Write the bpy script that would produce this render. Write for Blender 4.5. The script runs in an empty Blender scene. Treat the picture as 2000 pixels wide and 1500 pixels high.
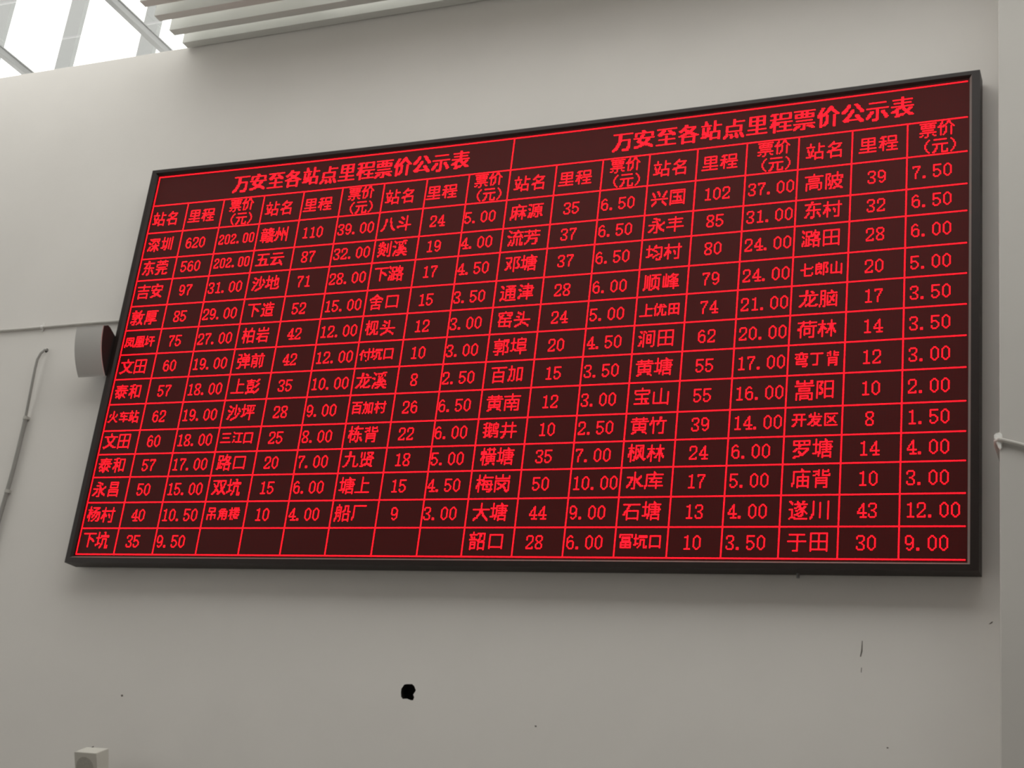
import bpy, bmesh, math, random, re
from mathutils import Vector, Matrix
from mathutils.geometry import tessellate_polygon
import numpy as np

SKY, EXPO = 2.5, 0.27
WALLC = (.735, .702, .668)
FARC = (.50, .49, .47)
STEELC = (.23, .23, .228)
FLOORC = (.36, .35, .325)
FRAMEC = (.018, .011, .009)
LENSC = (.14, .006, .006, 1)
PANELR = .6
LEDC, LEDS, LEDH = (1.0, .0020, .0075), 7.0, .0006
REARW, REARH, REARZ = 2.0, 1.0, 2.6
LWIN = (1.6, 5.7, -6, -1.2)
STRIP = (-3.0, -0.62)
DECK2 = -.35
LSK = -1.0
NSLAT = 6

# ------------------------------------------------------------------ camera, sky, exposure
sc = bpy.context.scene
P = 0.00475                                   # pitch of the lamps on the board, metres
BX, BV, BZ0 = 384.0, 661.13, 1.6


def W(X, v, z=0.0):
    """board units (right, down, into the wall) -> world metres"""
    return Vector(((X - BX) * P, z * P, BZ0 + (BV - v) * P))


cam_d = bpy.data.cameras.new('camera')
cam = bpy.data.objects.new('camera', cam_d)
sc.collection.objects.link(cam)
sc.camera = cam
cam_d.sensor_width = 36.0
cam_d.lens = 36.0 * 2882.76 / 2000.0
cam_d.clip_start = 0.05
cam_d.clip_end = 200
R_ = ((0.9141554409664692, -0.112731087433499, 0.3893732549591218),
      (-0.041300899719125025, 0.9296519137346047, 0.36611685972101576),
      (-0.40325434335390764, -0.3507691850999001, 0.8451904598080606))


def wd(r):
    return Vector((r[0], r[2], -r[1]))


right, down, fwd = wd(R_[0]), wd(R_[1]), wd(R_[2])
m = Matrix((right, -down, -fwd)).transposed().to_4x4()
m.translation = W(896.495, 661.127, -1021.185)
cam.matrix_world = m

world = bpy.data.worlds.new('sky')
sc.world = world
world.use_nodes = True
bg = world.node_tree.nodes['Background']
bg.inputs[0].default_value = (1.0, 0.99, 0.97, 1)
bg.inputs[1].default_value = SKY

sc.view_settings.view_transform = 'Standard'
sc.view_settings.look = 'None'
sc.view_settings.exposure = EXPO
sc.view_settings.gamma = 1.0
sc.view_settings.use_curve_mapping = False
try:
    sc.cycles.filter_width = 2.4
    sc.cycles.sample_clamp_indirect = 8.0
    sc.cycles.use_denoising = True
except Exception:
    pass


def portal(name, loc, rot, sx, sy):
    l = bpy.data.lights.new(name, 'AREA')
    l.shape = 'RECTANGLE'
    l.size, l.size_y = sx, sy
    l.cycles.is_portal = True
    o = bpy.data.objects.new(name, l)
    o.location, o.rotation_euler = loc, rot
    sc.collection.objects.link(o)


PI = math.pi
XL, XR, YR, XS = -8.0, 5.2, -10.5, -1.905        # left wall, right wall, rear wall, start of the slatted ceiling
CT = 6.15                                      # glazed roof height
portal('portal_roof', ((XL + XR) / 2, YR / 2, CT + .1), (0, 0, 0), XR - XL, -YR)
portal('portal_rear', (-1.4, YR + .02, REARZ), (PI / 2, 0, 0), REARW, REARH)
portal('portal_left', (XL + .02, (LWIN[2] + LWIN[3]) / 2, (LWIN[0] + LWIN[1]) / 2), (PI / 2, 0, -PI / 2), LWIN[3] - LWIN[2], LWIN[1] - LWIN[0])

# dot patterns of the characters, one number per row of lamps, and the wording of the table
G12 = {
    '丁': (0, 4092, 64, 64, 64, 64, 64, 64, 64, 64, 960, 0),
    '七': (128, 128, 128, 130, 252, 1920, 128, 128, 130, 130, 252, 0),
    '三': (0, 2044, 0, 0, 0, 1016, 0, 0, 0, 4094, 0, 0),
    '上': (64, 64, 64, 64, 126, 64, 64, 64, 64, 64, 4094, 0),
    '付': (4, 260, 772, 767, 1540, 3652, 580, 548, 516, 516, 516, 16),
    '优': (512, 616, 1124, 1534, 3136, 1104, 1104, 1104, 1170, 1426, 1310, 0),
    '凤': (0, 2044, 1028, 1524, 1044, 1316, 1252, 1124, 3252, 2838, 2050, 0),
    '凰': (2044, 1092, 1524, 1300, 1524, 1524, 2044, 1092, 3572, 2118, 3066, 0),
    '加': (512, 572, 4004, 676, 676, 676, 676, 1188, 1188, 1212, 2340, 0),
    '区': (0, 2046, 1024, 1288, 1232, 1136, 1136, 1224, 1284, 1024, 2046, 0),
    '发': (64, 584, 1600, 2046, 128, 508, 392, 856, 1648, 3184, 398, 0),
    '口': (0, 2044, 1028, 1028, 1028, 1028, 1028, 1028, 1028, 2044, 1028, 0),
    '吊': (1016, 520, 520, 1016, 64, 64, 2044, 1092, 1092, 1092, 1088, 0),
    '圩': (1024, 1276, 1040, 3856, 1040, 1278, 1040, 1296, 3600, 16, 16, 0),
    '坑': (1024, 1278, 1278, 3840, 1144, 1096, 1096, 1864, 3144, 138, 270, 0),
    '富': (4094, 2050, 3066, 1016, 520, 1016, 2044, 1092, 2044, 1092, 2044, 0),
    '山': (64, 64, 1092, 1092, 1092, 1092, 1092, 1092, 1092, 2044, 4, 0),
    '开': (0, 2044, 272, 272, 272, 4094, 272, 272, 528, 1552, 3088, 0),
    '弯': (192, 4092, 288, 1324, 2340, 2040, 8, 2040, 1024, 2044, 4, 56),
    '村': (516, 516, 4094, 516, 1540, 1828, 2708, 2564, 516, 516, 536, 0),
    '楼': (596, 596, 4094, 568, 1878, 1568, 1790, 2628, 632, 572, 640, 0),
    '江': (1024, 1022, 16, 16, 1552, 16, 16, 528, 528, 1278, 0, 0),
    '火': (64, 64, 64, 580, 1092, 1096, 224, 160, 272, 520, 3078, 0),
    '田': (0, 2044, 1092, 1092, 1092, 2044, 1092, 1092, 1092, 2044, 1028, 0),
    '百': (2046, 64, 64, 1020, 516, 516, 1020, 516, 516, 1020, 516, 0),
    '站': (528, 528, 3998, 16, 1296, 1296, 1406, 1346, 962, 3650, 126, 66),
    '背': (288, 1852, 288, 1340, 0, 1016, 520, 1016, 520, 1016, 520, 536),
    '角': (0, 496, 544, 2044, 580, 1020, 580, 1020, 580, 1092, 1112, 0),
    '车': (0, 128, 2046, 256, 544, 1020, 32, 32, 2046, 32, 32, 0),
    '郎': (286, 2002, 1108, 2004, 1108, 2002, 1042, 1170, 1494, 1616, 16, 0),
}
G14 = {
    '价': (1056, 1136, 3152, 2184, 6916, 16010, 2184, 2184, 2184, 2184, 2440, 2312, 2568, 0),
    '元': (0, 4092, 0, 0, 0, 8190, 544, 544, 544, 1568, 1058, 3106, 6206, 0),
    '票': (0, 16382, 544, 8188, 4644, 8188, 0, 4088, 0, 16382, 128, 2184, 12422, 768),
}
G16 = {
    '上': (512, 512, 512, 512, 512, 1016, 512, 512, 512, 512, 512, 512, 512, 65532, 0, 0),
    '下': (0, 32766, 256, 256, 256, 448, 368, 280, 268, 256, 256, 256, 256, 256, 0, 0),
    '东': (768, 512, 32764, 1024, 3200, 2176, 6272, 16380, 128, 2192, 6296, 4232, 8324, 25476, 768, 0),
    '丰': (0, 256, 256, 32764, 256, 256, 16376, 256, 256, 256, 65534, 256, 256, 256, 256, 0),
    '九': (1536, 1536, 1536, 1536, 32736, 1056, 1056, 1056, 3104, 2080, 6176, 4130, 12322, 49212, 0, 0),
    '于': (0, 0, 32760, 256, 256, 256, 256, 65532, 256, 256, 256, 256, 256, 256, 3840, 0),
    '云': (0, 0, 16376, 0, 0, 0, 65534, 1536, 3072, 3104, 6192, 4120, 16376, 32268, 4, 0),
    '五': (0, 0, 32764, 512, 512, 512, 1536, 16368, 1552, 1072, 1072, 1072, 3120, 65534, 0, 0),
    '井': (0, 2080, 2080, 2080, 32764, 2080, 2080, 2080, 2080, 65534, 2080, 6176, 4128, 12320, 24608, 0),
    '八': (0, 64, 3136, 3136, 3136, 2144, 2080, 2080, 6176, 4144, 4112, 12312, 24588, 49158, 0, 0),
    '兴': (0, 1540, 16908, 25352, 8472, 12560, 4144, 0, 65534, 0, 2080, 6192, 12312, 24588, 16388, 0),
    '前': (0, 6192, 2080, 65532, 0, 32328, 16968, 16968, 32328, 16968, 32328, 16968, 16904, 20024, 2080, 0),
    '剡': (3076, 11268, 10532, 27428, 7204, 4900, 24996, 3108, 11684, 10532, 18724, 7684, 4868, 24964, 16412, 0),
    '加': (4096, 4096, 4220, 32324, 4676, 4676, 4676, 4676, 4676, 12868, 8772, 8772, 25212, 19524, 0, 0),
    '南': (256, 256, 65534, 256, 256, 32764, 17476, 17476, 24564, 16644, 16644, 24564, 16644, 16644, 16700, 0),
    '厂': (0, 16380, 8192, 8192, 8192, 8192, 8192, 8192, 8192, 8192, 8192, 24576, 16384, 16384, 0, 0),
    '厚': (0, 16382, 8192, 12280, 10248, 12280, 10248, 12280, 8192, 12280, 8416, 32766, 16512, 16512, 17280, 0),
    '双': (0, 65532, 1668, 1156, 17548, 9416, 15432, 6232, 2160, 7216, 5744, 13016, 24972, 49926, 0, 0),
    '口': (0, 0, 16380, 8196, 8196, 8196, 8196, 8196, 8196, 8196, 8196, 8196, 16380, 8196, 0, 0),
    '吉': (256, 256, 65534, 256, 256, 256, 32764, 0, 0, 16376, 8200, 8200, 8200, 16376, 8200, 0),
    '名': (512, 1536, 4088, 6160, 12336, 1120, 896, 1792, 16376, 30728, 2056, 2056, 2056, 4088, 2056, 0),
    '和': (0, 3584, 30972, 2180, 2180, 32644, 6276, 7300, 7812, 10884, 26756, 18564, 2300, 2180, 2048, 0),
    '国': (0, 32764, 16388, 24564, 16644, 16644, 16644, 20452, 16708, 16676, 16676, 24564, 16388, 32764, 16388, 0),
    '地': (8224, 8224, 8736, 8748, 64060, 9188, 9764, 8740, 8740, 14892, 61984, 49666, 518, 1020, 0, 0),
    '圳': (4100, 4388, 4388, 4388, 32036, 4388, 4388, 4388, 4388, 5412, 7460, 29476, 548, 1540, 0, 0),
    '均': (0, 8320, 8576, 8700, 64004, 9732, 8580, 8260, 8196, 11316, 14532, 58116, 524, 72, 120, 0),
    '坑': (8384, 8256, 8256, 10236, 10236, 63488, 8688, 8464, 8464, 8464, 14608, 58128, 33300, 1556, 1052, 0),
    '坪': (8192, 10236, 8256, 8776, 64072, 9032, 9040, 8256, 10236, 10304, 28736, 49216, 64, 64, 64, 0),
    '埠': (8256, 9212, 8708, 8708, 64508, 8704, 9212, 8708, 8708, 9212, 14400, 53246, 64, 64, 64, 0),
    '塘': (8256, 8288, 10238, 9248, 65020, 9252, 10238, 9252, 9724, 9248, 15868, 60676, 2308, 2556, 260, 0),
    '大': (256, 256, 256, 256, 256, 65534, 896, 896, 704, 1600, 3168, 2096, 14360, 24588, 16388, 0),
    '头': (0, 4224, 7296, 1664, 128, 14464, 2176, 128, 65534, 256, 768, 736, 3632, 14348, 24580, 0),
    '安': (768, 256, 32764, 16388, 16900, 1536, 32764, 2080, 6240, 7360, 1984, 992, 7736, 28684, 0, 0),
    '宝': (256, 256, 32764, 16388, 16388, 16376, 256, 256, 256, 16376, 288, 304, 272, 32764, 0, 0),
    '山': (0, 256, 256, 256, 16644, 16644, 16644, 16644, 16644, 16644, 16644, 16644, 16644, 32764, 4, 0),
    '岗': (256, 16644, 16644, 32764, 0, 32764, 16388, 22628, 20164, 17284, 17348, 20068, 22564, 16444, 16408, 0),
    '岩': (256, 8456, 8456, 16376, 0, 0, 32764, 1024, 2048, 8184, 14344, 26632, 2056, 4088, 2056, 0),
    '峰': (0, 4160, 4348, 21896, 22352, 21616, 21724, 22308, 22012, 21536, 22012, 23584, 32254, 32, 32, 0),
    '嵩': (24844, 24844, 32764, 256, 65534, 0, 8176, 4112, 8176, 0, 32764, 16388, 20452, 18468, 20452, 18460),
    '川': (0, 8196, 8452, 8452, 8452, 8452, 8452, 8452, 8452, 8452, 8452, 24836, 16644, 49412, 32772, 0),
    '州': (4100, 4228, 4228, 4228, 21668, 21668, 22196, 38548, 37524, 4228, 12420, 8324, 24708, 49284, 4, 0),
    '库': (256, 384, 32766, 16640, 16640, 24572, 17920, 17472, 20476, 16448, 16448, 57342, 32832, 32832, 0, 0),
    '庙': (128, 192, 16382, 8192, 8256, 8256, 10236, 9284, 9284, 10236, 9284, 25668, 17476, 18428, 1028, 0),
    '弹': (256, 31112, 2264, 2064, 3068, 31268, 17404, 16932, 31740, 2080, 2080, 4094, 2080, 6176, 28704, 0),
    '彭': (0, 2060, 65432, 2096, 32512, 12, 32536, 16688, 16736, 32512, 8708, 8716, 14232, 65520, 49216, 0),
    '敦': (6176, 2144, 65344, 64, 32510, 17096, 32712, 328, 32376, 1072, 2096, 65072, 34936, 2252, 14596, 0),
    '文': (256, 256, 384, 65534, 4112, 6192, 2080, 3168, 1728, 896, 896, 1728, 7280, 61470, 16384, 0),
    '斗': (32, 3104, 1568, 800, 32, 12320, 7200, 1568, 32, 254, 32736, 24608, 32, 32, 32, 0),
    '昌': (0, 8176, 4112, 8176, 4112, 4112, 8176, 0, 16376, 8200, 16376, 8200, 8200, 16376, 8200, 0),
    '村': (0, 4104, 4104, 4104, 65534, 4104, 12296, 14472, 31944, 21576, 53320, 36872, 4104, 4104, 4216, 0),
    '杨': (8192, 10232, 8240, 63680, 8576, 30716, 30868, 26932, 58148, 42596, 42052, 8332, 8460, 9784, 0, 0),
    '林': (0, 4128, 4128, 4128, 65020, 4208, 14448, 15472, 30456, 20648, 53548, 37668, 4128, 4128, 4128, 0),
    '枧': (4096, 5112, 4616, 31304, 4680, 14920, 14920, 12872, 21064, 20704, 4256, 4516, 4900, 5692, 0, 0),
    '枫': (8192, 9208, 8712, 64056, 9128, 29352, 31464, 27208, 57960, 41704, 42680, 10136, 9486, 11268, 8192, 0),
    '柏': (4128, 4128, 4192, 32252, 4356, 6404, 14596, 15620, 13820, 20740, 20740, 4356, 4356, 4604, 4356, 0),
    '栋': (4160, 4288, 5118, 4224, 31872, 4512, 14624, 16380, 28704, 20768, 20780, 4900, 5670, 4322, 4160, 0),
    '梅': (8448, 8448, 9214, 8704, 65024, 10236, 12612, 29476, 28670, 57924, 41572, 41476, 9214, 8204, 8248, 0),
    '横': (4232, 5116, 4232, 31880, 31880, 32766, 4128, 15356, 14884, 21500, 21028, 5116, 4224, 5004, 5636, 0),
    '水': (256, 256, 256, 264, 32024, 3504, 3552, 2368, 6496, 4400, 12568, 24846, 16640, 1792, 0, 0),
    '永': (0, 3584, 960, 64, 7936, 260, 396, 64944, 2528, 2368, 6496, 12592, 24860, 49412, 1792, 0),
    '沙': (64, 12352, 6208, 840, 588, 25156, 13894, 1088, 1100, 6216, 4112, 12336, 8416, 25472, 1536, 0),
    '泰': (0, 256, 32764, 512, 16376, 1024, 65534, 6432, 12568, 31020, 19808, 2016, 15664, 9992, 512, 0),
    '津': (64, 12352, 7164, 68, 2046, 24644, 12356, 2044, 64, 6140, 4160, 16382, 24640, 24640, 64, 0),
    '流': (16448, 12384, 6142, 384, 264, 49932, 30716, 2, 584, 4680, 4680, 12872, 9802, 25674, 19534, 0),
    '涧': (0, 27900, 8708, 2052, 2532, 51492, 26916, 2340, 2532, 10532, 10532, 27108, 18436, 51204, 2072, 0),
    '深': (0, 14332, 5124, 1460, 280, 25096, 13380, 64, 2044, 4320, 12784, 9048, 26188, 19524, 64, 0),
    '源': (0, 30718, 5152, 1056, 1532, 25860, 9724, 1284, 1532, 13344, 11564, 10532, 27174, 22752, 0, 0),
    '溪': (16444, 14304, 4168, 584, 640, 57632, 9184, 920, 1020, 6116, 12352, 12286, 24736, 17176, 19982, 0),
    '潞': (32800, 57120, 20860, 4420, 4588, 40888, 17464, 5176, 6086, 21756, 21572, 54340, 38724, 48252, 68, 0),
    '田': (0, 32764, 16644, 16644, 16644, 16644, 16644, 32764, 16644, 16644, 16644, 16644, 16644, 32764, 16388, 0),
    '百': (0, 32766, 256, 256, 256, 8184, 4104, 4104, 4104, 8184, 4104, 4104, 4104, 8184, 4104, 0),
    '石': (0, 0, 65532, 3072, 2048, 6144, 4096, 16376, 28680, 20488, 53256, 4104, 4104, 8184, 4104, 0),
    '程': (0, 15868, 28932, 4356, 4356, 65020, 12288, 15358, 29728, 20512, 53756, 4128, 4128, 5118, 0, 0),
    '窑': (256, 32764, 16388, 19572, 14360, 14336, 8184, 8448, 8448, 32764, 8456, 8456, 8456, 16376, 8, 0),
    '站': (4128, 4128, 4128, 65086, 32, 17440, 17440, 27680, 10748, 10500, 10500, 7940, 61700, 508, 260, 0),
    '竹': (0, 8384, 8384, 8320, 32764, 20752, 54032, 37392, 4112, 4112, 4112, 4112, 4112, 4112, 4336, 0),
    '罗': (0, 32764, 17476, 17476, 32764, 1536, 1024, 8184, 12312, 25648, 1632, 960, 896, 15360, 24576, 0),
    '背': (0, 1160, 31992, 1152, 7300, 25852, 0, 8176, 4112, 8176, 4112, 8176, 4112, 4112, 4208, 0),
    '脑': (0, 30784, 18528, 19452, 18432, 31252, 19124, 19044, 31332, 19060, 19092, 19332, 18948, 35836, 38916, 0),
    '舍': (256, 896, 1728, 6192, 32764, 16644, 256, 16376, 256, 256, 8176, 4112, 4112, 8176, 4112, 0),
    '船': (4096, 4216, 31816, 17480, 21576, 21704, 17806, 64512, 17660, 21636, 21636, 17540, 50308, 34044, 34948, 0),
    '芳': (0, 2080, 65534, 2080, 2336, 384, 65534, 1024, 3072, 4088, 2072, 6168, 4120, 24592, 16624, 0),
    '荷': (0, 2112, 65534, 2112, 6144, 14334, 8200, 59336, 58440, 9288, 9288, 10184, 9224, 8200, 8312, 0),
    '莞': (2080, 32764, 2336, 384, 32764, 16388, 16388, 8176, 0, 32764, 3136, 3136, 2112, 6214, 28796, 0),
    '贤': (0, 18936, 18712, 18576, 18528, 18936, 2316, 16368, 8464, 8464, 8464, 10192, 7792, 28696, 0, 0),
    '赣': (4192, 32508, 1256, 9272, 65518, 448, 32380, 16912, 32766, 16896, 32508, 4244, 65460, 4220, 4550, 0),
    '路': (64, 31808, 17660, 17612, 17864, 32632, 4144, 20600, 24462, 21500, 20612, 21636, 31876, 49404, 132, 0),
    '通': (0, 51196, 24856, 8416, 2044, 1092, 59388, 9284, 9284, 10236, 9284, 9284, 25692, 55296, 34814, 0),
    '造': (64, 8768, 13308, 5696, 64, 2044, 28672, 5112, 4616, 4616, 4616, 5112, 14336, 26620, 0, 0),
    '遂': (0, 49712, 25376, 12284, 384, 920, 3312, 57824, 9840, 8424, 8996, 11872, 8640, 30720, 36860, 0),
    '邓': (0, 32382, 580, 580, 584, 9800, 5192, 7236, 3142, 7234, 4678, 12892, 24640, 64, 64, 0),
    '郭': (2048, 2172, 65532, 76, 32584, 16712, 32600, 72, 32580, 1604, 2116, 65476, 2140, 2112, 14400, 0),
    '里': (0, 16376, 8456, 8456, 16376, 8456, 8456, 16376, 256, 256, 32764, 256, 256, 65532, 0, 0),
    '阳': (0, 32252, 19716, 18692, 22788, 20740, 22788, 19964, 17668, 17668, 23812, 22788, 16644, 16892, 16644, 0),
    '陂': (32, 30752, 18464, 19454, 21026, 21030, 21024, 19452, 19332, 19084, 23112, 22128, 17456, 17660, 19846, 0),
    '韶': (4096, 4604, 65124, 16484, 26692, 10308, 65220, 408, 31996, 17540, 31876, 17540, 17540, 31996, 16516, 0),
    '顺': (0, 17918, 21536, 21600, 22012, 21764, 21796, 21796, 21796, 21796, 21796, 21860, 21624, 50380, 34564, 0),
    '高': (256, 256, 65534, 0, 8176, 4112, 8176, 0, 32764, 16388, 20452, 18468, 20452, 18436, 16408, 0),
    '鹅': (0, 13328, 59260, 9540, 9300, 65364, 9304, 9536, 14204, 58884, 9980, 11780, 14980, 25372, 0, 0),
    '麻': (256, 384, 32766, 17424, 17424, 17424, 32766, 19512, 20024, 19836, 21588, 29846, 58384, 33808, 33808, 0),
    '黄': (0, 2080, 32764, 2080, 65534, 256, 16376, 8456, 8456, 16376, 8456, 16376, 2080, 14392, 24580, 0),
    '龙': (1536, 1632, 1584, 1024, 65534, 1152, 1160, 3224, 3248, 2272, 6336, 12672, 26502, 50428, 0, 0),
}
G20 = {
    '万': (0, 0, 524284, 12288, 12288, 12288, 12288, 12288, 16368, 12304, 8208, 24592, 24592, 49168, 49168, 98352, 229424, 459744, 263136, 0),
    '价': (256, 50048, 34688, 100032, 68704, 202800, 208920, 487436, 346144, 329760, 67616, 67616, 67616, 67616, 71712, 71712, 77856, 90144, 65568, 0),
    '公': (0, 8576, 24768, 24672, 49248, 98352, 230424, 461836, 396300, 6144, 12288, 12480, 24800, 49248, 114736, 262136, 114716, 12, 0, 0),
    '各': (0, 12288, 12288, 32736, 49248, 123072, 473472, 139008, 7936, 31680, 123120, 491580, 65504, 32800, 32800, 32800, 32800, 65504, 32800, 0),
    '安': (0, 6144, 3072, 524280, 262152, 268296, 274440, 12288, 1048572, 49344, 49600, 115072, 62208, 16128, 8128, 31216, 516152, 458760, 0, 0),
    '点': (0, 1024, 1024, 2044, 1024, 1024, 1024, 131056, 65552, 65552, 65552, 65552, 131056, 0, 65808, 78104, 201096, 399756, 266372, 0),
    '示': (0, 0, 131056, 0, 0, 0, 0, 524284, 1024, 1024, 50272, 50272, 99376, 197656, 197656, 394252, 263176, 15360, 14336, 0),
    '票': (0, 524284, 4352, 4352, 262136, 135432, 135432, 262136, 0, 0, 131056, 0, 0, 524284, 1024, 115952, 230456, 394252, 269312, 0),
    '程': (0, 255996, 492548, 33796, 33796, 33796, 522236, 32768, 98304, 126974, 241728, 176192, 426048, 296956, 32832, 32832, 32832, 40958, 32768, 0),
    '站': (32896, 32896, 49280, 49280, 522492, 128, 143488, 143488, 139392, 139392, 206840, 222216, 222216, 29704, 259080, 492552, 2040, 1032, 0, 0),
    '至': (0, 0, 524284, 12288, 29056, 57536, 114800, 262136, 98328, 1024, 1024, 1024, 131064, 1024, 1024, 1024, 1024, 524284, 0, 0),
    '表': (1024, 1024, 262136, 1024, 1024, 131056, 1024, 1024, 524284, 7680, 29208, 49968, 246240, 475328, 16608, 20024, 31772, 57344, 0, 0),
    '里': (0, 131056, 66576, 66576, 66576, 131056, 66576, 66576, 66576, 131056, 1024, 1024, 1024, 262136, 1024, 1024, 1024, 524284, 0, 0),
}
D16 = {
    '0': (0, 0, 0, 24, 36, 66, 66, 66, 66, 66, 66, 66, 36, 24),
    '1': (0, 0, 0, 8, 56, 8, 8, 8, 8, 8, 8, 8, 8, 62),
    '2': (0, 0, 0, 60, 66, 66, 66, 2, 4, 8, 16, 32, 66, 126),
    '3': (0, 0, 0, 60, 66, 66, 2, 4, 24, 4, 2, 66, 66, 60),
    '4': (0, 0, 0, 4, 12, 12, 20, 36, 36, 68, 127, 4, 4, 31),
    '5': (0, 0, 0, 126, 64, 64, 64, 120, 68, 2, 2, 66, 68, 56),
    '6': (0, 0, 0, 24, 36, 64, 64, 92, 98, 66, 66, 66, 34, 28),
    '7': (0, 0, 0, 126, 66, 4, 4, 8, 8, 16, 16, 16, 16, 16),
    '8': (0, 0, 0, 60, 66, 66, 66, 36, 24, 36, 66, 66, 66, 60),
    '9': (0, 0, 0, 56, 68, 66, 66, 66, 70, 58, 2, 2, 36, 24),
    '.': (0, 0, 0, 0, 0, 0, 0, 0, 0, 0, 0, 0, 96, 96),
}
TABLE = [
    '深圳620 202.00;东莞560 202.00;吉安97 31.00;敦厚85 29.00;凤凰圩75 27.00;文田60 19.00;泰和57 18.00;火车站62 19.00;文田60 18.00;泰和57 17.00;永昌50 15.00;杨村40 10.50;下坑35 9.50',
    '赣州110 39.00;五云87 32.00;沙地71 28.00;下造52 15.00;柏岩42 12.00;弹前42 12.00;上彭35 10.00;沙坪28 9.00;三江口25 8.00;路口20 7.00;双坑15 6.00;吊角楼10 4.00;',
    '八斗24 5.00;剡溪19 4.00;下潞17 4.50;舍口15 3.50;枧头12 3.00;付坑口10 3.00;龙溪8 2.50;百加村26 6.50;栋背22 6.00;九贤18 5.00;塘上15 4.50;船厂9 3.00;',
    '麻源35 6.50;流芳37 6.50;邓塘37 6.50;通津28 6.00;窑头24 5.00;郭埠20 4.50;百加15 3.50;黄南12 3.00;鹅井10 2.50;横塘35 7.00;梅岗50 10.00;大塘44 9.00;韶口28 6.00',
    '兴国102 37.00;永丰85 31.00;均村80 24.00;顺峰79 24.00;上优田74 21.00;涧田62 20.00;黄塘55 17.00;宝山55 16.00;黄竹39 14.00;枫林24 6.00;水库17 5.00;石塘13 4.00;富坑口10 3.50',
    '高陂39 7.50;东村32 6.50;潞田28 6.00;七郎山20 5.00;龙脑17 3.50;荷林14 3.50;弯丁背12 3.00;嵩阳10 2.00;开发区8 1.50;罗塘14 4.00;庙背10 3.00;遂川43 12.00;于田30 9.00',
]


# ------------------------------------------------------------------ helpers
def link(o, parent=None):
    sc.collection.objects.link(o)
    if parent:
        o.parent = parent
    return o


def mesh_obj(name, bm, mat, parent=None, smooth=False, rel=None):
    me = bpy.data.meshes.new(name)
    if rel is not None:
        bmesh.ops.translate(bm, verts=bm.verts, vec=-rel)
    bmesh.ops.recalc_face_normals(bm, faces=bm.faces)
    bm.to_mesh(me)
    bm.free()
    me.materials.append(mat)
    if smooth:
        me.shade_smooth()
        me.set_sharp_from_angle(angle=.6)
    return link(bpy.data.objects.new(name, me), parent)


def empty(name, loc, label, cat, group=None):
    o = bpy.data.objects.new(name, None)
    o.location = loc
    o.empty_display_size = .05
    o['label'], o['category'] = label, cat
    if group:
        o['group'] = group
    return link(o)


def struct(o):
    o['kind'] = 'structure'
    return o


def box(bm, a, b, bevel=0.0):
    x0, y0, z0 = a
    x1, y1, z1 = b
    vs = [bm.verts.new((x, y, z)) for x in (x0, x1) for y in (y0, y1) for z in (z0, z1)]
    fs = [(0, 1, 3, 2), (4, 6, 7, 5), (0, 4, 5, 1), (2, 3, 7, 6), (0, 2, 6, 4), (1, 5, 7, 3)]
    faces = [bm.faces.new([vs[i] for i in f]) for f in fs]
    if bevel:
        bmesh.ops.recalc_face_normals(bm, faces=faces)
        es = {e for f in faces for e in f.edges}
        bmesh.ops.bevel(bm, geom=list(es), offset=bevel, segments=2, affect='EDGES', profile=.6)


def prism(bm, pts, vec):
    """closed polygon pts (Vectors) extruded by vec"""
    a = [bm.verts.new(p) for p in pts]
    b = [bm.verts.new(p + vec) for p in pts]
    n = len(a)
    bm.faces.new(a)
    bm.faces.new(b[::-1])
    for i in range(n):
        bm.faces.new((a[i], b[i], b[(i + 1) % n], a[(i + 1) % n]))


def tube(bm, pts, r, seg=10, cap=True):
    rings = []
    n = len(pts)
    for i, p in enumerate(pts):
        t = (pts[min(i + 1, n - 1)] - pts[max(i - 1, 0)]).normalized()
        a = t.cross(Vector((0, 1, 0)))
        if a.length < .1:
            a = t.cross(Vector((1, 0, 0)))
        a.normalize()
        b = t.cross(a)
        rr = r[i] if isinstance(r, (list, tuple)) else r
        rings.append([bm.verts.new(p + (a * math.cos(k * 2 * PI / seg) + b * math.sin(k * 2 * PI / seg)) * rr) for k in range(seg)])
    for q, s in zip(rings, rings[1:]):
        for k in range(seg):
            bm.faces.new((q[k], q[(k + 1) % seg], s[(k + 1) % seg], s[k]))
    if cap:
        bm.faces.new(rings[0][::-1])
        bm.faces.new(rings[-1])


def cyl(bm, c, axis, r, h, seg=24, r2=None):
    tube(bm, [c, c + axis * h], [r, r if r2 is None else r2], seg)


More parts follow.
